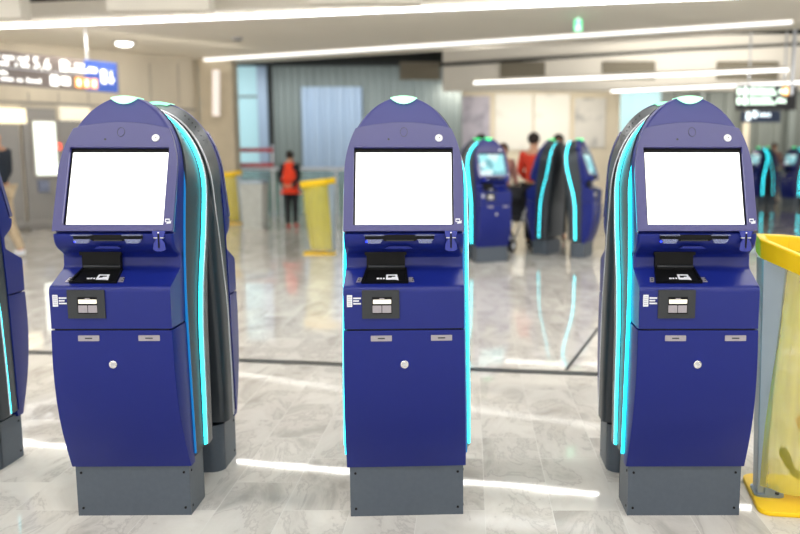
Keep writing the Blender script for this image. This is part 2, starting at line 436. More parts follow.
# blurred kiosks behind
def content_mat():
    m = mat('screen_content', S(60, 120, 130), .3); nt = m.node_tree; b = nt.nodes['Principled BSDF']
    n = nt.nodes.new('ShaderNodeTexVoronoi'); n.inputs['Scale'].default_value = 9
    t = nt.nodes.new('ShaderNodeTexCoord'); nt.links.new(t.outputs['Object'], n.inputs['Vector'])
    cr = nt.nodes.new('ShaderNodeValToRGB'); e = cr.color_ramp.elements; cr.color_ramp.interpolation = 'CONSTANT'
    e[0].position = 0; e[0].color = (.10, .28, .33, 1); e[1].position = .35; e[1].color = (.35, .75, .80, 1)
    x = e.new(.62); x.color = (.8, .9, .9, 1); x = e.new(.92); x.color = (.8, .25, .2, 1)
    nt.links.new(n.outputs['Color'], cr.inputs[0]); nt.links.new(cr.outputs[0], b.inputs['Emission Color']); b.inputs['Emission Strength'].default_value = .7
    return m
M['content'] = content_mat()
M['green_far'] = mat('green_lamp_lit', S(30, 200, 110), .3, emit=(.04, 1, .28, 1), es=1.4)
def far_look(o):
    for c in list(o.children)+[g for q in o.children for g in q.children]:
        n = c.name.split('.')[0]
        if n in ('screen', 'status_light'):
            c.material_slots[0].link = 'OBJECT'; c.material_slots[0].material = M['content'] if n == 'screen' else M['green_far']
        if n == 'seam_light': c.material_slots[0].link = 'OBJECT'; c.material_slots[0].material = M['blue']
    return o
def far_pair(px, py, D, a, la, lb, a2=None, off=(0, 0)):
    c = P(px, py, D); c.z = 0; a2 = a if a2 is None else a2
    if la: far_look(place(copy_tree(proto), (c.x, c.y), R(a), la, G2))
    if lb: far_look(place(copy_tree(proto), (c.x+off[0], c.y+off[1]), R(a2), lb, G2, True))
far_pair(482, 262, 12.15, 24, 'blurred dark blue kiosk with a lit screen, just right of the middle front kiosk', 'cyan edged kiosk back to back behind the blurred kiosk with the lit screen')
far_pair(566, 256, 12.65, 66, 'blurred kiosk facing right, its screen half seen left of the right front kiosk', 'blurred kiosk facing left in front of the person in the red vest', 52, (-.08, .12))
far_pair(761, 200, 26.3, -66, 'distant kiosk at right edge, left of the two, screen turned left', 'distant kiosk behind the left one of the far right pair')
far_pair(796, 202, 25.6, -62, 'distant kiosk at the right edge with a pale screen facing us', 'distant kiosk cut by the right edge of the photo')

# ------------------------------------------------------------------ floor
def floor_material():
    m = bpy.data.materials.new('marble_tiles'); m.use_nodes = True; nt = m.node_tree; N = nt.nodes; Lk = nt.links
    b = N['Principled BSDF']
    tc = N.new('ShaderNodeTexCoord'); sep = N.new('ShaderNodeSeparateXYZ'); com = N.new('ShaderNodeCombineXYZ')
    Lk.new(tc.outputs['Object'], sep.inputs[0]); Lk.new(sep.outputs['Y'], com.inputs['X'])
    ad = N.new('ShaderNodeMath'); ad.operation = 'ADD'; ad.inputs[1].default_value = 30*.3+.11
    Lk.new(sep.outputs['X'], ad.inputs[0]); Lk.new(ad.outputs[0], com.inputs['Y'])
    br = N.new('ShaderNodeTexBrick'); br.inputs['Scale'].default_value = 1
    br.inputs['Brick Width'].default_value = .62; br.inputs['Row Height'].default_value = .296
    br.inputs['Mortar Size'].default_value = .0022; br.inputs['Mortar Smooth'].default_value = .3
    br.inputs['Color1'].default_value = (0, 0, 0, 1); br.inputs['Color2'].default_value = (1, 1, 1, 1)
    br.inputs['Mortar'].default_value = (.5, .5, .5, 1)
    Lk.new(com.outputs[0], br.inputs['Vector'])
    # per-tile offset of the veins
    sc_ = N.new('ShaderNodeVectorMath'); sc_.operation = 'MULTIPLY_ADD'
    sc_.inputs[1].default_value = (7, 3, 5); Lk.new(br.outputs['Color'], sc_.inputs[0]); Lk.new(tc.outputs['Object'], sc_.inputs[2])
    n1 = N.new('ShaderNodeTexNoise'); n1.inputs['Scale'].default_value = 1.6; n1.inputs['Detail'].default_value = 8; n1.inputs['Roughness'].default_value = .62; n1.inputs['Distortion'].default_value = .7
    mp = N.new('ShaderNodeMapping'); mp.inputs['Rotation'].default_value = (0, 0, .6); mp.inputs['Scale'].default_value = (2.0, 1, 1)
    Lk.new(sc_.outputs[0], mp.inputs[0]); Lk.new(mp.outputs[0], n1.inputs['Vector'])
    cr = N.new('ShaderNodeValToRGB'); e = cr.color_ramp.elements
    e[0].position = .36; e[0].color = S(182, 178, 172); e[1].position = .62; e[1].color = S(218, 215, 209)
    x = e.new(.475); x.color = S(208, 204, 198)
    x = e.new(.497); x.color = S(190, 186, 181)
    x = e.new(.515); x.color = S(210, 206, 200)
    Lk.new(n1.outputs['Fac'], cr.inputs[0])
    tint = N.new('ShaderNodeMix'); tint.data_type = 'RGBA'; tint.inputs['Factor'].default_value = .5
    tint.blend_type = 'MULTIPLY'
    mr = N.new('ShaderNodeMapRange'); mr.inputs['To Min'].default_value = .84; mr.inputs['To Max'].default_value = 1.08
    Lk.new(br.outputs['Color'], mr.inputs['Value'])
    Lk.new(cr.outputs[0], tint.inputs['A']); Lk.new(mr.outputs[0], tint.inputs['B'])
    gm = N.new('ShaderNodeMix'); gm.data_type = 'RGBA'; gm.inputs['B'].default_value = S(218, 216, 211)
    Lk.new(br.outputs['Fac'], gm.inputs['Factor']); Lk.new(tint.outputs['Result'], gm.inputs['A'])
    Lk.new(gm.outputs['Result'], b.inputs['Base Color'])
    b.inputs['Roughness'].default_value = .028
    b.inputs['Specular IOR Level'].default_value = .55
    nb = N.new('ShaderNodeTexNoise'); nb.inputs['Scale'].default_value = 1.7; nb.inputs['Detail'].default_value = 2
    Lk.new(tc.outputs['Object'], nb.inputs['Vector'])
    bp = N.new('ShaderNodeBump'); bp.inputs['Strength'].default_value = .15; bp.inputs['Distance'].default_value = .006
    Lk.new(nb.outputs['Fac'], bp.inputs['Height']); Lk.new(bp.outputs[0], b.inputs['Normal'])
    return m
bm = bmesh.new(); box(bm, (2, 12, -.05), (50, 44, .1)); fl = struct(finish(bm, 'floor', floor_material()))
# dark metal expansion joints let into the floor
a, b = RZ(-80, 348, .001), RZ(760, 380.5, .001)
def groove(name, a, b, w):
    a, b = Vector(a), Vector(b); d = (b-a).normalized(); s = Vector((-d.y, d.x, 0))*w/2
    bm = bmesh.new(); loft(bm, [[a+s, a-s, a-s+Vector((0, 0, .003)), a+s+Vector((0, 0, .003))], [b+s, b-s, b-s+Vector((0, 0, .003)), b+s+Vector((0, 0, .003))]])
    return struct(finish(bm, name, M['joint']))
M['joint'] = mat('dark_joint_metal', S(62, 64, 66), .35, metal=.3, noise=.1)
groove('trim_1', a, b, .10)
groove('trim_2', RZ(566, 370, .001), RZ(650, 262, .001), .025)

# ------------------------------------------------------------------ ceiling
M['ceil'] = mat('ceiling_paint', S(250, 244, 232), .7, noise=.04, nscale=.6)
M['ceil_panel'] = mat('ceiling_panel_paint', S(244, 238, 226), .6, noise=.05, nscale=1)
M['louvre'] = mat('ceiling_louvre', S(138, 130, 112), .6, noise=.25, nscale=5, stretch=(.2, 1, 20))
M['dark'] = mat('dark_void', S(44, 46, 44), .8, noise=.2, nscale=2)
CEIL = 3.75
bm = bmesh.new()
s1a, s1b = RZ(-80, 31, CEIL), RZ(900, -9, CEIL)
s2a, s2b = RZ(205, 61, CEIL), RZ(792, 23.5, CEIL)
def prism(bm, poly, z0, z1): loft(bm, [[(x, y, z0) for x, y in poly], [(x, y, z1) for x, y in poly]])
d2 = (s2b-s2a); k2 = d2.y/d2.x
f2 = lambda x: s2a.y + (x-s2a.x)*k2
d1 = (s1b-s1a); k1 = d1.y/d1.x
f1 = lambda x: s1a.y + (x-s1a.x)*k1
prism(bm, [(-16, f1(-16)-.5), (20, f1(20)-.5), (20, f2(20)+1.3), (-16, f2(-16)+1.3)], CEIL+.06, CEIL+.3)
struct(finish(bm, 'ceiling', M['ceil']))
# recessed louvred ceiling nearer than the first strip
bm = bmesh.new(); prism(bm, [(-16, -6), (20, -6), (20, f1(20)-.5), (-16, f1(-16)-.5)], CEIL+.5, CEIL+.7)
struct(finish(bm, 'ceiling', M['louvre']))
def hang_box(name, px0, py0, px1, py1, D, depth, m, label, cat, grp=None):
    p, q = P(px0, py1, D), P(px1, py0, D)
    o = boxo(name, (( p.x+q.x)/2, D+depth/2, (p.z+q.z)/2), (abs(q.x-p.x), depth, abs(q.z-p.z)), m, bev=.01)
    if label: tag(o, label, cat, grp)
    return o
hang_box('ceiling_panel', 106, -30, 207, 10, 12.0, .3, M['ceil_panel'], 'pale box panel hanging under the louvred ceiling, upper left', 'ceiling panel', 'hanging ceiling panels')
hang_box('ceiling_panel', -60, -30, 17, 18, 12.0, .3, M['ceil_panel'], 'pale box panel at the top left corner of the ceiling', 'ceiling panel', 'hanging ceiling panels')
hang_box('ceiling_panel', 306, -30, 420, 3, 12.0, .3, M['ceil_panel'], 'pale ceiling panel at the top edge above the middle kiosk', 'ceiling panel', 'hanging ceiling panels')

def strip(a, b, w, hgt, es, label):
    a, b = Vector(a), Vector(b); d = (b-a).normalized(); s = Vector((-d.y, d.x, 0)).normalized()*w/2; up = Vector((0, 0, hgt))
    root = empty('linear_ceiling_light', (a+b)/2); off = (a+b)/2
    a -= off; b -= off
    bm = bmesh.new(); loft(bm, [[a+s, a-s, a-s+up*.5, a+s+up*.5], [b+s, b-s, b-s+up*.5, b+s+up*.5]])
    finish(bm, 'diffuser', emis('strip_glow', (1, .985, .95), es), root)
    s2 = s*1.15; u0 = up*.5
    bm = bmesh.new(); loft(bm, [[a+s2+u0, a-s2+u0, a-s2+up, a+s2+up], [b+s2+u0, b-s2+u0, b-s2+up, b+s2+up]])
    finish(bm, 'housing', M['ceil_panel'], root)
    tag(root, label, 'light', 'linear ceiling lights'); return root
strip(s1a, s1b, .055, .08, 10, 'long white linear ceiling light crossing the top of the photo')
strip(s2a, s2b, .10, .09, 1.15, 'long white linear ceiling light, second from the top')
strip(P(474, 84, 18.4), P(788, 71, 18.0), .12, .10, 1.8, 'short linear light in front of the ceiling louvres, above the art wall')
strip(P(611, 92.5, 20.2), P(812, 83, 19.6), .12, .10, 1.8, 'lowest linear light, right above the green lit sign')
for yy in (9.2, 5.6, 1.5, -2.0):
    strip((-9, yy, 4.1), (11, yy, 4.1), .5, .10, 8.5, 'linear ceiling light above and outside the frame')

# ceiling details
def disc(name, px, py, r, m, label, cat, z=CEIL+.06, thick=.03, sides=20):
    c = RZ(px, py, z); root = empty(name, (c.x, c.y, z))
    bm = bmesh.new(); bmesh.ops.create_cone(bm, cap_ends=True, segments=sides, radius1=r, radius2=r*1.1, depth=thick, matrix=Matrix.Translation((0, 0, -thick/2)))
    finish(bm, 'ceiling_rim', M['silver'], root, True)
    bm = bmesh.new(); bmesh.ops.create_uvsphere(bm, u_segments=16, v_segments=8, radius=r*.8, matrix=Matrix.Translation((0, 0, -thick)) @ Matrix.Diagonal((1, 1, .35, 1)))
    finish(bm, 'lens', m, root, True); tag(root, label, cat); return root
disc('downlight', 124, 42, .20, emis('downlight_glow', (1, .97, .88), 8), 'round glowing downlight in the ceiling at upper left', 'light')
disc('smoke_detector', 237, 38, .10, M['darkplate'], 'small dark smoke detector on the ceiling between two linear lights', 'smoke detector')
disc('downlight', 564, 79, .18, emis('downlight_glow2', (1, .97, .88), 8), 'round glowing downlight just below the short linear light', 'light', z=3.55)
c = P(578, 25.5, 13.9)
e = boxo('exit_sign', (0, 0, 0), (.14, .05, .19), emis('exit_green', (.12, .75, .36), .8)); e.location = c
tag(e, 'small green lit exit sign hanging between the two long ceiling lights', 'sign')
text_mesh('exit_figure', 'i', .12, Matrix.Translation((-.03, -.028, -.06)) @ Matrix.Rotation(pi/2, 4, 'X'), M['white_print'], e) if False else None
bm = bmesh.new(); box(bm, (0, -.03, .03), (.03, .01, .11)); box(bm, (.02, -.03, -.05), (.03, .01, .08)); box(bm, (-.025, -.03, -.05), (.03, .01, .08)); box(bm, (0, -.03, .10), (.035, .01, .035))
finish(bm, 'walking_figure', emis('exit_white', (.8, 1, .9), .8), e)
bm = bmesh.new(); tube(bm, [(0, 0, .12), (0, 0, CEIL+.07-c.z)], .008); finish(bm, 'hanger', M['silver'], e)

# bulkhead with louvre patches beyond the flat ceiling
bm = bmesh.new()
yb = 21.4
box(bm, (9.4, yb+.2, 3.9), (20.2, .4, 1.4)); struct(finish(bm, 'wall_bulkhead', M['ceil_panel']))
for i, (x0, x1) in enumerate(((500, 545), (602, 655), (716, 778), (400, 440), (840, 900))):
    p, q = P(x0, 80, yb), P(x1, 62, yb)
    o = boxo('ceiling_louvre', ((p.x+q.x)/2, yb-.03, (p.z+q.z)/2), (q.x-p.x, .06, q.z-p.z), M['louvre'], bev=0)
    tag(o, ['grey louvre patch left of the downlight on the bulkhead', 'grey louvre patch in the middle of the bulkhead', 'grey louvre patch at the right end of the bulkhead', 'grey louvre patch above the ribbed wall', 'grey louvre patch beyond the right edge'][i], 'louvre', 'louvre patches of the bulkhead')
bm = bmesh.new()
pts = [P(x, y, 20.9) for x, y in ((440, 65), (520, 60), (600, 55), (680, 50), (800, 44), (860, 42))]
tube(bm, pts, .04); tag(finish(bm, 'ceiling_conduit', M['dark']), 'dark cable conduit running along the top of the bulkhead', 'conduit')
bm = bmesh.new(); box(bm, (2, 25, 4.8), (50, 22, .2)); struct(finish(bm, 'ceiling', M['dark']))

bm = bmesh.new(); box(bm, (-3.5, 24.4, 4.55), (14, .5, .8)); struct(finish(bm, 'trim_40', M['dark']))
# hanging rail at the right end of the second strip
c = P(795, 30, 16.8)
bm = bmesh.new(); tube(bm, [(c.x, c.y, 2.75), (c.x, c.y, 4.2)], .035)
tag(finish(bm, 'hanging_pole', M['silver']), 'thin grey pole hanging from the ceiling at the right edge', 'pole')

# ------------------------------------------------------------------ walls
M['metal_wall'] = mat('panelled_metal_wall', S(216, 207, 190), .38, metal=.2, noise=.18, nscale=1.5, stretch=(1, 1, .25))
M['steel_dark'] = mat('grey_steel_doors', S(150, 148, 146), .35, metal=.5, noise=.12, nscale=2)
M['concrete'] = mat('concrete_column', S(200, 188, 166), .7, noise=.15, nscale=3, bump=.1)
M['rib'] = mat('ribbed_grey_green', S(134, 142, 138), .5, noise=.15, nscale=3, stretch=(1, 1, .1))
M['bluepanel'] = mat('pale_blue_panel', S(162, 180, 202), .4, noise=.1, nscale=1, stretch=(6, 1, .2))
M['teal'] = mat('teal_glass_daylight_glow', S(150, 190, 196), .5, emit=(.42, .62, .66, 1), es=.45, noise=.12, nscale=1, stretch=(4, 1, .3), spec=.8)  # glow put into the glass to stand for daylight behind it
M['art_wall'] = mat('cream_wall', S(236, 224, 200), .6, noise=.08, nscale=.7)
def wall_poly(name, pts, h, m, th=.15, z0=0):
    """vertical wall along a ground polyline"""
    bm = bmesh.new(); rings = []
    for i, p in enumerate(pts):
        a = pts[max(i-1, 0)]; b = pts[min(i+1, len(pts)-1)]
        d = Vector((b[0]-a[0], b[1]-a[1], 0)).normalized(); n = Vector((-d.y, d.x, 0))*th
        rings.append([(p[0], p[1], z0), (p[0]+n.x, p[1]+n.y, z0), (p[0]+n.x, p[1]+n.y, h), (p[0], p[1], h)])
    loft(bm, rings); return struct(finish(bm, name, m))
wl = [RZ(-120, 240, 0).xy, RZ(0, 233.5, 0).xy]
A0, A1 = Vector((P(-130, 0, 15.3).x, 15.3)), Vector((P(195, 0, 19.9).x, 19.9))
wl = [Vector((A0.x, A0.y))]
for k in range(1, 9):
    t = k/8; p = A0.lerp(A1, t); nrm = Vector((-(A1-A0).y, (A1-A0).x)).normalized()
    wl.append(p + nrm*(-.0)*sin(pi*t))
wall_poly('wall_left', [A0, A1], CEIL+.2, M['metal_wall'])
WD = (A1-A0).normalized(); WN = Vector((WD.y, -WD.x))   # towards the hall
def onwall(px, py):
    d = ray(px, py); o = Vector((0, 0, CZ))
    n = Vector((WN.x, WN.y, 0)); a = Vector((A0.x, A0.y, 0))
    t = (a-o).dot(n)/d.dot(n); return o + d*t
WROT = math.atan2(WD.y, WD.x)
def wall_box(px0, py0, px1, py1, t, off=0):
    a, b = onwall(px0, (py0+py1)/2), onwall(px1, (py0+py1)/2); xm = (px0+px1)/2
    z1, z0 = onwall(xm, py0).z, onwall(xm, py1).z
    w = (Vector((b.x, b.y))-Vector((a.x, a.y))).length
    c = (a+b)/2; c.z = (z0+z1)/2
    c += Vector((WN.x, WN.y, 0))*(t/2+off)
    return c, (w, t, z1-z0)
def wall_thing(name, px0, py0, px1, py1, t, m, label=None, cat=None, off=0, grp=None, bev=.01, kind=None, parent=None):
    c, s = wall_box(px0, py0, px1, py1, t, off)
    bm = bmesh.new(); box(bm, (0, 0, 0), s); o = finish(bm, name, m)
    if parent: o.parent = parent; o.location = parent.matrix_world_inv @ c if False else c
    o.location = c; o.rotation_euler = (0, 0, WROT)
    if bev: mod_bevel(o, bev)
    if label: tag(o, label, cat, grp)
    if kind: o['kind'] = kind
    return o
# horizontal joint and seams of the panelled wall
wall_thing('trim_3', -40, 104, 195, 106, .04, M['steel_dark'], kind='structure')
for i, x in enumerate((28, 58, 88, 118, 150, 178)):
    wall_thing('trim_%d' % (4+i), x, 64 if x > 116 else 92, x+.7, 104, .02, M['steel_dark'], kind='structure')
wall_thing('door_1', -30, 124, 22, 231, .06, M['steel_dark'], kind='structure')
wall_thing('door_2', 59, 121, 84, 226, .06, M['steel_dark'], kind='structure')
wall_thing('trim_12', 24, 108, 58, 229, .10, M['steel_dark'], kind='structure')
glow = emis('warm_transom', (1, .9, .66), .8)
wall_thing('transom_light', -30, 108, 24, 123, .12, glow, 'warm lit transom panel above the left steel door', 'light', off=.02, grp='lit transom panels')
wall_thing('transom_light', 58, 107, 88, 121, .12, emis('warm_transom_dim', (.85, .8, .66), .42), 'dimmer transom panel behind the left kiosk head', 'light', grp='lit transom panels')
lb = wall_thing('poster_lightbox', 30, 120, 55.5, 177, .16, M['steel'], 'tall glowing white poster box on the steel wall', 'poster box')
def child_of(o, name, dx, dz, w, h, t, m, dy=0):
    bm = bmesh.new(); box(bm, (dx, -(t/2)-dy, dz), (w, t, h)); c = finish(bm, name, m, o); return c
child_of(lb, 'poster', 0, 0, .42, 1.10, .02, emis('poster_glow', (.93, 1, .95), .72), dy=.08)
wall_thing('call_lamp', 55.5, 143, 59, 150, .12, emis('red_lamp', (1, .10, .06), 1.0), 'small glowing red call lamp right of the poster box', 'lamp', off=.03)
wall_thing('notice_plate', 36, 180, 47, 192, .12, mat('blue_white_notice', S(130, 140, 170), .5, noise=.4, nscale=12), 'small blue and white notice below the poster box', 'notice', off=.03)
wall_thing('baseboard_left', -40, 222, 60, 228, .12, M['steel_dark'], kind='structure')

# direction sign in front of the left wall, lit lettering
def sign_left():
    a, b = onwall(-30, 66), onwall(117, 76)
    ca, cb = P(-40, 66, 13.2), P(117, 76, 15.6)
    root = empty('direction_sign', ((ca.x+cb.x)/2, (ca.y+cb.y)/2, (ca.z+cb.z)/2), math.atan2(cb.y-ca.y, cb.x-ca.x))
    W = (Vector((cb.x-ca.x, cb.y-ca.y))).length
    H = P(117, 61, 15.6).z - P(117, 91, 15.6).z
    inv = root.matrix_basis.inverted()
    bm = bmesh.new(); box(bm, (0, .05, 0), (W, .10, H)); finish(bm, 'sign_box', mat('sign_brown_grey', S(140, 130, 128), .4, noise=.06), root)
    wb = .19*W
    bm = bmesh.new(); box(bm, (W/2-wb*.62, -.004, 0), (wb*1.24, .01, H*.99)); finish(bm, 'blue_panel', emis('sign_blue', S(52, 78, 150)[:3], .8), root)
    bm = bmesh.new(); box(bm, (-wb*.6, -.004, .0), (W-wb*1.3, .008, H*.03)); finish(bm, 'divider', M['white_print'], root)
    white = emis('sign_white', (1, 1, .97), 1.4); orange = emis('sign_orange', (1, .42, .12), 1.1)
    mt = lambda x, z: Matrix.Translation((x, -.012, z)) @ Matrix.Rotation(pi/2, 4, 'X')
    X = lambda px: -W/2 + W*(px+40)/157
    text_mesh('gate_digits', '5,6', H*.50, mt(X(26), H*.07), white, root)
    def glyphs(x0, x1, z, h, n, m=white, name='lettering'):
        st = (x1-x0)/n
        for k in range(n):
            if random.random() < .12: continue
            hh = h*random.choice((.65, .65, .7, 1)); bm = bmesh.new(); box(bm, (x0+st*(k+.4), -.014, z+hh/2), (st*.55, .012, hh))
            finish(bm, 'letter', m, root)
    glyphs(X(-38), X(23), H*.26, H*.15, 22); glyphs(X(-38), X(23), H*.07, H*.15, 22)
    glyphs(X(-38), X(2), -H*.20, H*.12, 14); glyphs(X(-38), X(34), -H*.38, H*.13, 24)
    for (x0, x1, z0, z1, m) in ((54, 61, .06, .40, white), (43, 51, -.42, -.10, white), (54, 63, -.38, -.12, white), (69, 76, -.42, -.10, orange), (78, 84, -.42, -.10, orange), (86, 93, -.42, -.10, orange), (84, 93, .10, .26, white)):
        bm = bmesh.new(); box(bm, ((X(x0)+X(x1))/2, -.014, (z0+z1)/2*H), (X(x1)-X(x0), .012, (z1-z0)*H)); pg = finish(bm, 'pictogram', m, root)
        if m is orange:
            bm = bmesh.new(); box(bm, ((X(x0)+X(x1))/2, -.022, (z0+z1)/2*H), ((X(x1)-X(x0))*.4, .008, (z1-z0)*H*.6)); finish(bm, 'pictogram_figure', white, pg)
    glyphs(X(62), X(80), H*.24, H*.15, 7); glyphs(X(62), X(84), H*.07, H*.14, 8)
    # lift figure and down arrow on the blue end
    bm = bmesh.new(); box(bm, (X(101), -.014, H*.0), ((X(104)-X(98)), .012, H*.44)); finish(bm, 'pictogram', white, root)
    xa, g = X(109.5), (X(104)-X(98))
    bm = bmesh.new()
    loft(bm, [[(xa-g*.14, y, H*.2), (xa+g*.14, y, H*.2), (xa+g*.14, y, -H*.05), (xa+g*.62, y, -H*.05), (xa, y, -H*.24), (xa-g*.62, y, -H*.05), (xa-g*.14, y, -H*.05)] for y in (-.020, -.008)])
    finish(bm, 'down_arrow', white, root)
    for sx in (-.3, .3):
        bm = bmesh.new(); tube(bm, [(W*sx, .05, H/2), (W*sx, .05, CEIL+.1-root.location.z)], .02); finish(bm, 'hanger', M['silver'], root)
    tag(root, 'long lit direction sign reading 5,6 with orange pictograms and down arrow, upper left', 'sign')
sign_left()

# right hand sign
def sign_right():
    D = 18.8
    a, b = P(736, 123, D), P(797, 85, D)
    root = empty('direction_sign', ((a.x+b.x)/2, D, (a.z+b.z)/2)); W, H = b.x-a.x, b.z-a.z
    bm = bmesh.new(); box(bm, (0, .05, H*.17), (W, .1, H*.66)); finish(bm, 'sign_box', mat('sign_dark', S(52, 52, 58), .4, noise=.06), root)
    bm = bmesh.new(); box(bm, (-W*.08, .05, -H*.33), (W*.66, .1, H*.30)); finish(bm, 'lower_sign_box', mat('sign_navy', S(46, 66, 100), .4, noise=.06), root)
    gw = emis('sign_green_white', (.80, 1, .84), 1.9); bw = emis('sign_blue_white', (.85, .97, 1), 1.6)
    def glyphs(x0, x1, z, h, n, m):
        st = (x1-x0)/n
        for k in range(n):
            hh = h*random.choice((.7, .7, .8, 1)); bm = bmesh.new(); box(bm, (x0+st*(k+.5), -.014, z+hh/2), (st*.6, .012, hh))
            finish(bm, 'letter', m, root)
    for z in (.27, .02):
        bm = bmesh.new(); box(bm, (-W*.47, -.014, H*(z+.06)), (W*.06, .012, H*.17)); finish(bm, 'arrow_mark', gw, root)
        bm = bmesh.new(); box(bm, (-W*.37, -.014, H*(z+.06)), (W*.07, .012, H*.19)); finish(bm, 'pictogram', gw, root)
        glyphs(-W*.31, W*.08, H*(z+.08), H*.09, 9, gw); glyphs(-W*.31, W*.15, H*(z-.03), H*.09, 10, gw)
    text_mesh('gate_digits', '2,4', H*.26, Matrix.Translation((W*.06, -.012, H*.25)) @ Matrix.Rotation(pi/2, 4, 'X'), gw, root)
    glyphs(W*.17, W*.33, H*.03, H*.13, 3, gw)
    bm = bmesh.new(); box(bm, (W*.31, -.014, H*.34), (W*.10, .012, H*.22)); og = finish(bm, 'orange_pictogram', emis('sign_orange2', (1, .5, .12), 1.5), root)
    bm = bmesh.new(); box(bm, (W*.31, -.022, H*.34), (W*.05, .008, H*.13)); finish(bm, 'pictogram_figure', gw, og)
    bm = bmesh.new(); box(bm, (-W*.30, -.014, -H*.32), (W*.07, .012, H*.2)); finish(bm, 'arrow_mark', bw, root)
    bm = bmesh.new(); box(bm, (-W*.19, -.014, -H*.27), (W*.07, .012, H*.17)); finish(bm, 'pictogram', bw, root)
    glyphs(-W*.12, W*.08, -H*.33, H*.12, 4, bw)
    for sx in (-.3, .3):
        bm = bmesh.new(); tube(bm, [(W*sx, .05, H/2), (W*sx, .05, CEIL+1-root.location.z)], .02); finish(bm, 'hanger', M['silver'], root)
    tag(root, 'dark hanging direction sign with green-white lettering, upper right', 'sign')
sign_right()

# concrete column and white tube at the end of the left wall
D = 19.6; a, b = P(193, 0, D).x, P(228, 0, D).x
bm = bmesh.new(); box(bm, ((a+b)/2, D+.35, 2.2), (b-a, .5, 4.4)); o = finish(bm, 'column', M['concrete']); mod_bevel(o, .06, 3); tag(o, 'pale concrete column at the end of the left wall', 'column')
bm = bmesh.new(); p, q = P(216, 70, 19.3), P(216, 116, 19.3); tube(bm, [p, q], .09, 12)
tag(finish(bm, 'wall_light', mat('white_tube', S(250, 240, 235), .4, emit=(1, .95, .92, 1), es=.25)), 'white vertical light tube on the concrete column', 'light')

# back wall: teal glazing, dark mullion, ribbed wall
YB = 24.8
def X_(px, D): return P(px, 200, D).x
def ribbed(name, x0, x1, y, h, m, step=.22, z0=0, dep=.05):
    bm = bmesh.new(); n = max(1, int((x1-x0)/step)); prof = []
    st = (x1-x0)/n
    for k in range(n):
        prof += [(x0+st*k, y), (x0+st*(k+.42), y), (x0+st*(k+.5), y+dep), (x0+st*(k+.92), y+dep)]
    prof += [(x1, y), (x1, y+.3), (x0, y+.3)]
    loft(bm, [[(a, b, z0) for a, b in prof], [(a, b, h) for a, b in prof]])
    return struct(finish(bm, name, m))
ribbed('wall_back', X_(276, YB), X_(462, YB), YB, 4.8, M['rib'])
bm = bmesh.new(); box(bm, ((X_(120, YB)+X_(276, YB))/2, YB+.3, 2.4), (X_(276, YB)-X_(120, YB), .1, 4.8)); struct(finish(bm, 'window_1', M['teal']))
for i, px in enumerate((229, 274)):
    bm = bmesh.new(); box(bm, (X_(px, YB), YB+.1, 2.4), (.16 if i else .08, .2, 4.8)); struct(finish(bm, 'trim_%d' % (20+i), M['dark'] if i else M['teal']))
bm = bmesh.new(); box(bm, (X_(266, YB), YB+.05, 2.4), (.28, .2, 4.8)); struct(finish(bm, 'trim_24', M['bluepanel']))
bm = bmesh.new(); p = P(300, 96, YB); box(bm, (X_(250, YB), YB+.2, p.z), (1.5, .1, .05)); struct(finish(bm, 'trim_25', M['rib']))
ribbed('wall_panel', X_(305, YB), X_(364, YB), YB-.12, P(330, 87, YB).z, M['bluepanel'], .3)
# dark plinth zone
bm = bmesh.new(); box(bm, ((X_(200, YB)+X_(462, YB))/2, YB-.2, .35), (X_(462, YB)-X_(200, YB), .12, .7)); struct(finish(bm, 'baseboard_back', mat('green_grey_base', S(112, 132, 130), .4, noise=.1)))

# glass balustrade with pale rail and red barrier boards
D = 21.5
gl = empty('glass_balustrade', (X_(280, D), D, 0))
xa, xb = X_(226, D)-gl.location.x, X_(448, D)-gl.location.x
zt = P(280, 169, D).z
bm = bmesh.new(); tube(bm, [(xa, 0, zt), (xb, 0, zt)], .045, 10); finish(bm, 'hand_rail', M['white_print'], gl, True)
mg = mat('green_glass', S(150, 185, 178), .05, alpha=.45, noise=.03)
for k in range(4):
    u0, u1 = xa+(xb-xa)*k/4+.03, xa+(xb-xa)*(k+1)/4-.03
    bm = bmesh.new(); box(bm, ((u0+u1)/2, 0, zt/2), (u1-u0, .02, zt-.1)); finish(bm, 'glass_pane', mg, gl)
    bm = bmesh.new(); box(bm, (u1+.03, 0, zt/2), (.05, .05, zt)); finish(bm, 'post', M['silver'], gl)
tag(gl, 'glass balustrade with a pale hand rail in front of the ribbed wall', 'railing')
red = mat('red_barrier', S(190, 60, 66), .5, noise=.1)
br = empty('barrier', (X_(250, D-.6), D-.6, 0))
for y in (150, 165):
    z = P(250, y, D-.6).z; bm = bmesh.new(); box(bm, (0, 0, z), (1.25, .06, .10)); finish(bm, 'board', red, br)
for sx in (-.55, .6):
    bm = bmesh.new(); box(bm, (sx, .05, .9), (.05, .05, 1.8)); finish(bm, 'post', M['silver'], br)
tag(br, 'barrier with two red boards in front of the teal glazing', 'barrier')

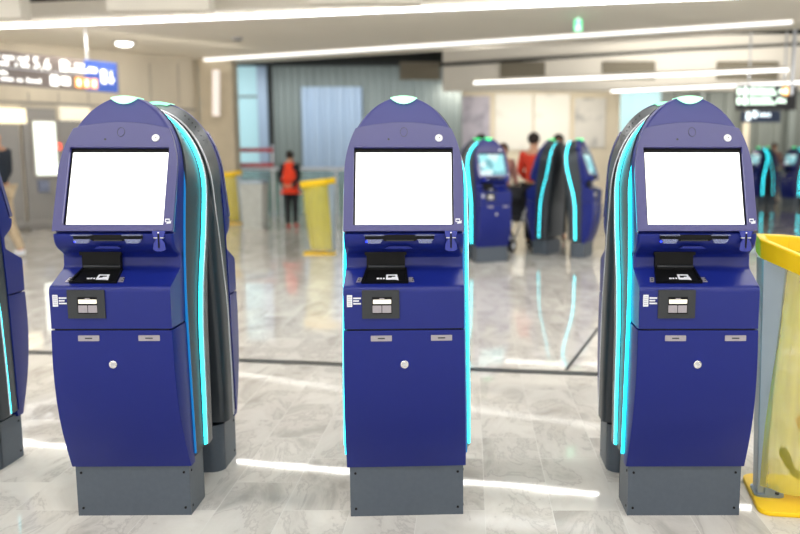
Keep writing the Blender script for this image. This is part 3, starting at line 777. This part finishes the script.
# art wall
YA = 26.5
x0, x1 = X_(444, YA), X_(618, YA)
bm = bmesh.new(); box(bm, ((x0+x1)/2, YA+.15, 2.4), (x1-x0, .3, 4.8)); struct(finish(bm, 'wall_art', M['art_wall']))
bm = bmesh.new(); box(bm, ((x0+x1)/2+.3, YA-1.9, P(500, 84, YA-2).z+.2), (x1-x0, 3.6, .3)); struct(finish(bm, 'ceiling', M['ceil']))
def art_mat(name, a, b, sc, pos=.5):
    m = mat(name, a, .5); nt = m.node_tree; n = nt.nodes.new('ShaderNodeTexNoise'); n.inputs['Scale'].default_value = sc; n.inputs['Detail'].default_value = 3
    t = nt.nodes.new('ShaderNodeTexCoord'); nt.links.new(t.outputs['Object'], n.inputs['Vector'])
    cr = nt.nodes.new('ShaderNodeValToRGB'); cr.color_ramp.elements[0].position = pos-.08; cr.color_ramp.elements[1].position = pos+.08
    cr.color_ramp.elements[0].color = b; cr.color_ramp.elements[1].color = a
    nt.links.new(n.outputs['Fac'], cr.inputs[0]); nt.links.new(cr.outputs[0], nt.nodes['Principled BSDF'].inputs['Base Color']); return m
arts = [(447, 490, 96, 152, art_mat('lavender_picture', S(190, 184, 196), S(120, 116, 134), 1.4, .45), 'lavender-grey picture panel at the left of the cream wall'),
        (495, 533, 94, 150, art_mat('white_picture', S(246, 242, 232), S(216, 210, 198), 1.2, .35), 'large white picture panel left of the woman in red'),
        (534, 570, 94, 150, art_mat('white_picture_two', S(250, 246, 236), S(180, 182, 172), 1.6, .33), 'white picture panel with a small grey figure, centre of the cream wall'),
        (574, 606, 98, 148, art_mat('grey_picture', S(226, 222, 214), S(150, 150, 150), 1.7, .4), 'pale grey picture panel near the right front kiosk')]
for (u0, u1, v0, v1, m, lab) in arts:
    p, q = P(u0, v1, YA-.05), P(u1, v0, YA-.05)
    fr = boxo('picture_panel', (0, 0, 0), (q.x-p.x, .06, q.z-p.z), m, bev=.005); fr.location = ((p.x+q.x)/2, YA-.04, (p.z+q.z)/2)
    tag(fr, lab, 'picture', 'picture panels on the cream wall')

# right: ribbed wall, glazing, posts
x0, x1 = X_(618, 31), X_(960, 31)
ribbed('wall_right', X_(640, 30.5), X_(1000, 30.5), 30.5, 4.8, mat('ribbed_grey', S(132, 138, 132), .5, noise=.1, nscale=2, stretch=(1, 1, .1)), .6, dep=.08)
bm = bmesh.new(); box(bm, (X_(630, 30), 30.4, 2.4), (2.2, .1, 4.8)); struct(finish(bm, 'window_2', M['teal']))
for i, px in enumerate((700, 745, 790)):
    bm = bmesh.new(); box(bm, (X_(px, 30), 30.3, 2.4), (.22, .2, 4.8)); struct(finish(bm, 'trim_%d' % (30+i), M['art_wall'] if px == 745 else M['rib']))

# ------------------------------------------------------------------ people
def skin_mesh(name, verts, edges, radii, m, parent=None, root=0, sub=2):
    me = bpy.data.meshes.new(name); me.from_pydata([Vector(v) for v in verts], edges, [])
    o = bpy.data.objects.new(name, me); COL.objects.link(o)
    s = o.modifiers.new('skin', 'SKIN'); s.use_smooth_shade = True
    if not me.skin_vertices:
        bm = bmesh.new(); bm.from_mesh(me); bm.verts.layers.skin.verify(); bm.to_mesh(me); bm.free()
    for i, r in enumerate(radii):
        sv = me.skin_vertices[0].data[i]; sv.radius = r if isinstance(r, tuple) else (r, r); sv.use_root = (i == root)
    ss = o.modifiers.new('sub', 'SUBSURF'); ss.levels = sub; ss.render_levels = sub
    dg = bpy.context.evaluated_depsgraph_get(); dg.update()
    nm = bpy.data.meshes.new_from_object(o.evaluated_get(dg)); nm.name = name
    bpy.data.objects.remove(o); bpy.data.meshes.remove(me)
    nm.materials.clear(); nm.materials.append(m)
    for p in nm.polygons: p.use_smooth = True
    o = bpy.data.objects.new(name, nm); COL.objects.link(o)
    if parent: o.parent = parent
    return o
skin_m = mat('skin', S(198, 148, 120), .5, noise=.05)
def person(x, y, H, rz, top, trous, hair, label, shoe=None, pose='walk', hair_big=False, vest=None, bald=False):
    k = H/1.75; root = empty('person', (x, y, 0), rz)      # faces local -y
    st = .20 if pose == 'walk' else .02
    hipz, kz, az = .92, .49, .08
    J = {'pel': (0, 0, .95), 'wai': (0, .01, 1.10), 'che': (0, .01, 1.30), 'sho': (0, .015, 1.43), 'nec': (0, .01, 1.50), 'hea': (0, -.01, 1.60), 'cro': (0, -.005, 1.68),
         'hl': (.09, 0, .90), 'kl': (.095, -st*.6, kz), 'al': (.10, -st, az), 'tl': (.11, -st-.14, .035),
         'hr': (-.09, 0, .90), 'kr': (-.095, st*.2, kz), 'ar': (-.10, st, az+.02), 'tr': (-.11, st-.13, .035),
         'sl': (.17, .015, 1.42), 'sr': (-.17, .015, 1.42)}
    if pose == 'behind':
        J.update(el=(.25, .08, 1.15), wl=(.10, .17, .98), fl=(.03, .18, .95), er=(-.25, .08, 1.15), wr=(-.10, .17, .98), fr=(-.03, .19, .96))
    elif pose == 'walk':
        J.update(el=(.23, .10, 1.15), wl=(.22, .0, .93), fl=(.21, -.04, .85), er=(-.23, -.02, 1.15), wr=(-.22, -.16, .98), fr=(-.21, -.22, .93))
    else:
        J.update(el=(.23, .02, 1.15), wl=(.19, -.16, 1.02), fl=(.16, -.24, 1.02), er=(-.23, .02, 1.15), wr=(-.19, -.16, 1.02), fr=(-.16, -.24, 1.02))
    J = {n: Vector(v)*k for n, v in J.items()}
    rad = dict(pel=(.13, .10), wai=(.12, .09), che=(.145, .10), sho=(.10, .075), nec=.05, hea=(.078, .10), cro=(.06, .075), hl=.085, kl=.058, al=.038, tl=.03, hr=.085, kr=.058, ar=.038, tr=.03,
               sl=.055, el=.04, wl=.028, fl=.024, sr=.055, er=.04, wr=.028, fr=.024)
    E = [('pel', 'wai'), ('wai', 'che'), ('che', 'sho'), ('sho', 'nec'), ('nec', 'hea'), ('hea', 'cro'), ('pel', 'hl'), ('hl', 'kl'), ('kl', 'al'), ('al', 'tl'), ('pel', 'hr'), ('hr', 'kr'), ('kr', 'ar'), ('ar', 'tr'),
         ('sho', 'sl'), ('sl', 'el'), ('el', 'wl'), ('wl', 'fl'), ('sho', 'sr'), ('sr', 'er'), ('er', 'wr'), ('wr', 'fr')]
    def grow(names, f, m, nm, par, root_, add=0):
        idx = {n: i for i, n in enumerate(names)}
        ed = [(idx[a], idx[b]) for a, b in E if a in idx and b in idx]
        rr = []
        for n in names:
            r = rad[n]; r = r if isinstance(r, tuple) else (r, r); rr.append(((r[0]*f+add)*k, (r[1]*f+add)*k))
        return skin_mesh(nm, [J[n] for n in names], ed, rr, m, par, idx[root_])
    body = grow(list(J), 1, skin_m, 'body', root, 'pel')
    grow(['pel', 'wai', 'che', 'sho', 'sl', 'el', 'wl', 'sr', 'er', 'wr'], 1.06, top, 'jacket', root, 'pel', .014)
    J['hem'] = Vector((0, .01, .84))*k; rad['hem'] = (.15, .115); E.append(('pel', 'hem'))
    if vest: grow(['hem', 'pel', 'wai', 'che', 'sho', 'sl', 'sr'], 1.12, vest, 'vest', root, 'pel', .045)
    grow(['pel', 'hl', 'kl', 'al', 'hr', 'kr', 'ar'], 1.08, trous, 'trousers', root, 'pel', .012)
    for s in ('l', 'r'):
        a, t = J['a'+s], J['t'+s]
        skin_mesh('shoe', [a+Vector((0, .05*k, -.03*k)), a+Vector((0, -.04*k, -.035*k)), t], [(0, 1), (1, 2)], [.045*k, .046*k, .034*k], shoe or M['black'], root, 0)
        w = J['f'+s]; d = (J['f'+s]-J['w'+s]).normalized(); sd = d.cross(Vector((0, 1, 0))).normalized() if abs(d.y) < .9 else Vector((1, 0, 0))
        vv = [w-d*.03*k]; ee = []; rr = [.022*k]
        for j in range(4):
            b0 = w + sd*(.012*(j-1.5))*k; vv += [b0+d*.03*k, b0+d*(.062-.006*abs(j-1))*k]; n_ = len(vv); ee += [(0, n_-2), (n_-2, n_-1)]; rr += [.009*k, .007*k]
        vv.append(w - sd*.035*k + d*.012*k); ee.append((0, len(vv)-1)); rr.append(.009*k)
        skin_mesh('hand', vv, ee, rr, skin_m, body, 0, 1)
    # face features and hair
    hc = (J['hea']+J['cro'])/2
    bm = bmesh.new(); bmesh.ops.create_cone(bm, segments=8, radius1=.016*k, radius2=.006*k, depth=.04*k, matrix=Matrix.Translation(hc+Vector((0, -.095*k, -.03*k))) @ Matrix.Rotation(R(20), 4, 'X')); finish(bm, 'nose', skin_m, body, True)
    for sx in (-1, 1):
        bm = bmesh.new(); bmesh.ops.create_uvsphere(bm, u_segments=8, v_segments=6, radius=.010*k, matrix=Matrix.Translation(hc+Vector((sx*.03*k, -.082*k, .0)))); finish(bm, 'eye', M['black'], body, True)
        bm = bmesh.new(); bmesh.ops.create_uvsphere(bm, u_segments=8, v_segments=6, radius=.024*k, matrix=Matrix.Translation(hc+Vector((sx*.078*k, .005, -.02*k))) @ Matrix.Diagonal((.4, .7, 1.1, 1))); finish(bm, 'ear', skin_m, body, True)
    bm = bmesh.new(); box(bm, hc+Vector((0, -.088*k, -.062*k)), (.04*k, .01*k, .008*k)); finish(bm, 'mouth', mat('lips', S(160, 90, 84), .5, noise=.05), body)
    if not bald:
        bm = bmesh.new(); bmesh.ops.create_uvsphere(bm, u_segments=20, v_segments=12, radius=1, matrix=Matrix.Translation(hc+Vector((0, .018*k, .018*k))) @ Matrix.Diagonal((.094*k, .105*k, .098*k, 1)))
        for v in bm.verts:
            if v.co.y < hc.y-.05*k and v.co.z < hc.z+.035*k: v.co.y = hc.y-.04*k
            if v.co.z < hc.z-.03*k and v.co.y < hc.y+.02*k: v.co.z = hc.z-.03*k + (v.co.z-hc.z+.03*k)*.3
        if hair_big: bmesh.ops.create_uvsphere(bm, u_segments=14, v_segments=10, radius=.055*k, matrix=Matrix.Translation(hc+Vector((0, .11*k, .01*k))))
        finish(bm, 'hair', hair, root, True)
    tag(root, label, 'person', None); return root
fab = lambda n, c: mat(n, c, .85, noise=.2, nscale=14, bump=.15, bscale=60)
navy, beige, orange, blk, redv, pink = fab('navy_jacket', S(34, 44, 58)), fab('beige_trousers', S(196, 176, 146)), fab('orange_vest', S(238, 66, 30)), fab('black_cloth', S(26, 28, 34)), fab('red_vest', S(222, 60, 36)), fab('dusty_pink_top', S(176, 128, 120))
hairm = fab('dark_hair', S(40, 30, 26)); hair2 = fab('brown_hair', S(84, 60, 44))
redshoe = fab('red_shoe', S(190, 60, 50))
c = P(292, 228, 17.4); person(c.x, c.y, 1.64, R(180-12), blk, blk, hairm, 'person in an orange vest with hands behind the back, beyond the yellow bag bin', redshoe, 'behind', vest=orange)
c = P(4, 258, 12.3); person(c.x, c.y, 1.97, R(-100), navy, beige, hairm, 'person in a dark jacket and beige trousers at the left edge', M['white_print'], 'walk', bald=True)
c = P(533, 240, 14.0); person(c.x, c.y, 1.93, R(150), redv, blk, hairm, 'person in a red vest with dark hair tied back, seen from behind', None, 'stand', hair_big=True)
c = P(481, 240, 15.0); person(c.x, c.y, 1.93, R(20), navy, blk, hairm, 'dark-haired person whose head shows above the blurred kiosk with the lit screen', None, 'stand')
c = P(503, 240, 14.6); person(c.x, c.y, 1.76, R(20), pink, beige, hair2, 'person in a dusty pink top beside the stroller', None, 'stand')
c = P(557, 240, 15.0); person(c.x, c.y, 1.93, R(0), blk, blk, hairm, 'dark-haired person whose head shows above the pair of cyan-edged kiosks', None, 'stand')
c = P(772, 199, 27.5); person(c.x, c.y, 1.95, R(0), pink, beige, hair2, 'faint person between the two distant kiosks at the right', None, 'stand')

# stroller
c = RZ(516, 238, 0); c = P(511, 240, 13.5)
st = empty('stroller', (c.x, c.y, 0), R(-35))
for sx in (-.24, .24):
    for (yy, r) in ((-.35, .10), (.32, .13)):
        bm = bmesh.new(); bmesh.ops.create_cone(bm, cap_ends=True, segments=20, radius1=r, radius2=r, depth=.04, matrix=Matrix.Translation((sx, yy, r)) @ Matrix.Rotation(pi/2, 4, 'Y')); w = finish(bm, 'wheel', M['black'], st, True)
        bm = bmesh.new(); bmesh.ops.create_cone(bm, cap_ends=True, segments=12, radius1=r*.5, radius2=r*.5, depth=.05, matrix=Matrix.Translation((sx, yy, r)) @ Matrix.Rotation(pi/2, 4, 'Y')); finish(bm, 'hub', M['silver'], w, True)
    bm = bmesh.new(); tube(bm, [(sx, -.35, .10), (sx, -.05, .50), (sx, .30, .95), (sx, .42, 1.06)], .014); tube(bm, [(sx, .32, .13), (sx, -.02, .62)], .014); finish(bm, 'frame', M['silver'], st, True)
bm = bmesh.new(); tube(bm, [(-.24, .42, 1.06), (.24, .42, 1.06)], .018); finish(bm, 'handle_bar', M['black'], st, True)
bm = bmesh.new(); box(bm, (0, -.02, .50), (.40, .42, .07)); box(bm, (0, .20, .72), (.40, .07, .50), Matrix.Rotation(R(-25), 4, 'X')); o = finish(bm, 'seat', fab('dark_seat', S(34, 34, 42)), st); mod_bevel(o, .02)
bm = bmesh.new(); box(bm, (0, -.30, .42), (.38, .16, .05), Matrix.Rotation(R(50), 4, 'X')); finish(bm, 'footrest', M['white_print'], st)
bm = bmesh.new()
ang = [R(a) for a in range(20, 131, 10)]
loft(bm, [[(-.21, .12-.36*cos(t)*.8+.1, .68+.36*sin(t)) for t in ang], [(.21, .12-.36*cos(t)*.8+.1, .68+.36*sin(t)) for t in ang]], cap=False, closed=False)
o = finish(bm, 'hood', fab('dark_hood', S(30, 30, 38)), st, True); sd = o.modifiers.new('thick', 'SOLIDIFY'); sd.thickness = .02
tag(st, 'dark folding stroller standing left of the red-vested person', 'stroller')

# ------------------------------------------------------------------ bag bins
def bag_mat(name, col, a):
    m = mat(name, col, .22, alpha=a, noise=.25, nscale=5, stretch=(6, 6, .6), bump=.5, bscale=9, spec=.6)
    return m
M['bag'] = bag_mat('translucent_yellow_bag', S(240, 226, 84), .45)
def bag_bin(loc, rz, s=1.0):
    root = empty('bag_bin', loc, rz)
    # base plate x 0..0.44 , y -.22..22 ; post at x=.06
    shape('base_plate', [rrect(-.08*s, -.22*s, .42*s, .22*s, .06*s)], .022, Matrix(), M['yellow'], root, bevel=.004)
    ft = shape('foot_plate', [rrect(-.07*s, -.07*s, .06*s, .07*s, .03*s)], .010, Matrix.Translation((0, 0, .022)), M['post'], root)
    for y in (-.045, .045):
        shape('foot_bolt', [circ(.03*s, y*s, .010, n=10)], .006, Matrix.Translation((0, 0, .032)), M['darkplate'], ft)
    # post: blade that widens upward
    bm = bmesh.new(); rings = []
    for t, w, x in ((0, .05, -.02), (.3, .052, -.008), (.6, .06, .008), (.85, .065, .022), (1, .07, .032)):
        z = .03+1.07*t
        xl = -.058-.028*t; x -= .01*t
        rings.append([(xl, -w, z), (x-.01, -w, z), (x, -w+.01, z), (x, w-.01, z), (x-.01, w, z), (xl, w, z)])
    loft(bm, rings); o = finish(bm, 'post', M['post'], root); mod_bevel(o, .004)
    # tilted rim frame: outer/inner polygon lofted band
    def zt(x, y=0): return (1.165 - .12*x + .16*y) + (.02 if x < -.04 else 0)
    outer = [(-.10, -.05), (.05, -.19), (.40, -.21), (.44, -.14), (.44, .14), (.40, .21), (.05, .19), (-.10, .05)]
    inner = [(x*.86+.028, y*.84) for x, y in outer]
    bm = bmesh.new()
    rings = [[(x, y, zt(x, y)) for x, y in outer], [(x*.985+.003, y*.97, zt(x, y)-.085) for x, y in outer], [(x, y, zt(x, y)-.085) for x, y in inner], [(x, y, zt(x, y)+.0) for x, y in inner]]
    rings.append(rings[0]); loft(bm, rings, cap=False); bmesh.ops.remove_doubles(bm, verts=bm.verts, dist=.0002)
    o = finish(bm, 'rim', M['yellow'], root); mod_bevel(o, .006)
    # bag: hangs from the rim, gathers to the base
    bm = bmesh.new(); rings = []; n = 40
    for t in [i/16 for i in range(17)]:
        z = (1.04-.97*t); ring = []
        sc_ = 1 - .10*t + .05*sin(pi*t)
        for k in range(n):
            a = 2*pi*k/n; ex, ey = .205*cos(a), .165*sin(a)
            wv = 1+.035*sin(7*a+3*t)*(.3+t)+.02*sin(13*a)
            zz = z if t > .25 else z + (zt(.20+ex, ey)-.06-1.04)*(1-t/.25)
            ring.append((.215+ex*sc_*wv - .08*t, ey*sc_*wv, zz))
        rings.append(ring)
    vs = [[bm.verts.new(p) for p in r] for r in rings]
    for a_, b_ in zip(vs, vs[1:]):
        for i in range(n): bm.faces.new((a_[i], a_[(i+1) % n], b_[(i+1) % n], b_[i]))
    bm.faces.new(vs[-1])
    finish(bm, 'bin_bag', M['bag'], root, True)
    return root
c = P(766, 497, 3.60); nb = bag_bin((1.365, 3.56, 0), R(-8))
tag(nb, 'yellow-rimmed bin stand with a translucent yellow bag, at the right edge', 'bin', 'bag bins')
c = P(331, 258, 12.9); o = copy_tree(nb); o.location = (c.x, c.y, 0); o.rotation_euler = (0, 0, R(185)); tag(o, 'blurred yellow bag bin between the left and middle kiosks, near the orange vest', 'bin', 'bag bins')
c = P(239, 217, 18.6); o = copy_tree(nb); o.location = (c.x, c.y, 0); o.rotation_euler = (0, 0, R(185)); tag(o, 'distant yellow bag bin just right of the left kiosk pair', 'bin', 'bag bins')
c = P(255, 218, 17.6)
wb = empty('waste_bin', (c.x, c.y, 0))
bm = bmesh.new(); loft(bm, [[(x*s, y*s, z) for x, y in rrect(-.26, -.26, .26, .26, .06, 3)] for z, s in ((0, .85), (.9, 1.0), (.95, 1.02))]); finish(bm, 'body', fab('pale_bin', S(200, 204, 200)), wb)
bm = bmesh.new(); loft(bm, [[(x*s, y*s, z) for x, y in rrect(-.27, -.27, .27, .27, .06, 3)] for z, s in ((.951, 1.02), (1.0, .98), (1.03, .8))]); finish(bm, 'lid', M['post'], wb)
tag(wb, 'pale grey waste bin beside the distant yellow bag bin', 'bin')
# rubbish inside the near bag
def crumple(name, loc, pts, r, m, label, cat):
    bm = bmesh.new(); tube(bm, pts, r, 10)
    for v in bm.verts: v.co += Vector((random.uniform(-1, 1), random.uniform(-1, 1), random.uniform(-1, 1)))*.004
    o = finish(bm, name, m, None, True); o.location = loc; tag(o, label, cat); return o
gl_blk = mat('glossy_black_film', S(18, 18, 20), .15, noise=.3, nscale=60)
L0 = Vector((1.365, 3.56, 0))
crumple('crumpled_wrapper', L0+Vector((.015, -.10, .22)), [(0, 0, .045), (.012, 0, .025), (.020, -.005, 0), (.035, 0, -.03), (.06, 0, -.05)], [.012, .02, .022, .018, .01], gl_blk, 'crumpled black wrapper showing through the near yellow bag', 'rubbish')
crumple('crumpled_wrapper', L0+Vector((.105, -.10, .135)), [(-.05, 0, .03), (-.01, -.01, .01), (.04, 0, -.005), (.09, 0, 0)], [.012, .022, .02, .012], gl_blk, 'dark wrapper lying low in the near yellow bag', 'rubbish')
crumple('crumpled_paper', L0+Vector((.17, -.03, .33)), [(-.05, 0, .05), (0, .01, .0), (.05, 0, -.04)], [.03, .05, .03], fab('pink_paper', S(232, 150, 140)), 'crumpled pink paper inside the near yellow bag', 'rubbish')

# ------------------------------------------------------------------ light
w = bpy.data.worlds.new('world'); SC.world = w; w.use_nodes = True
bgn = w.node_tree.nodes['Background']; bgn.inputs[0].default_value = (1, .97, .93, 1); bgn.inputs[1].default_value = 1.1
def area(loc, sx, sy, e, rot=(0, 0, 0), col=(1, .95, .86)):
    l = bpy.data.lights.new('area_wash', 'AREA'); l.shape = 'RECTANGLE'; l.size = sx; l.size_y = sy; l.energy = e; l.color = col
    o = bpy.data.objects.new('area_wash', l); COL.objects.link(o); o.location = loc; o.rotation_euler = rot
area((P(530, 90, 25).x, 24.4, 3.5), 5.5, .3, 55, (R(35), 0, 0))
area((P(350, 90, 24).x, 23.0, 3.7), 9, .5, 120, (R(30), 0, 0), (.9, .97, 1))  # added wash to brighten the ribbed back wall, no fixture there
area((P(720, 90, 29).x, 28.5, 3.8), 9, .5, 160, (R(30), 0, 0))      # wash on the right ribbed wall, no fixture modelled
q_ = P(60, 40, 15.0); area((q_.x+.5, 14.8, 3.6), 7, .3, 55, (R(40), 0, WROT), (1, .92, .78))
# uplights added above two strips, only to brighten the ceiling and bulkhead
for (u0, u1, v, D) in ((474, 788, 77, 18.2), (611, 812, 88, 19.9)):
    p, q = P(u0, v, D), P(u1, v, D)
    area(((p.x+q.x)/2, D, p.z+.16), q.x-p.x, .08, 70, (pi-R(15), 0, 0))
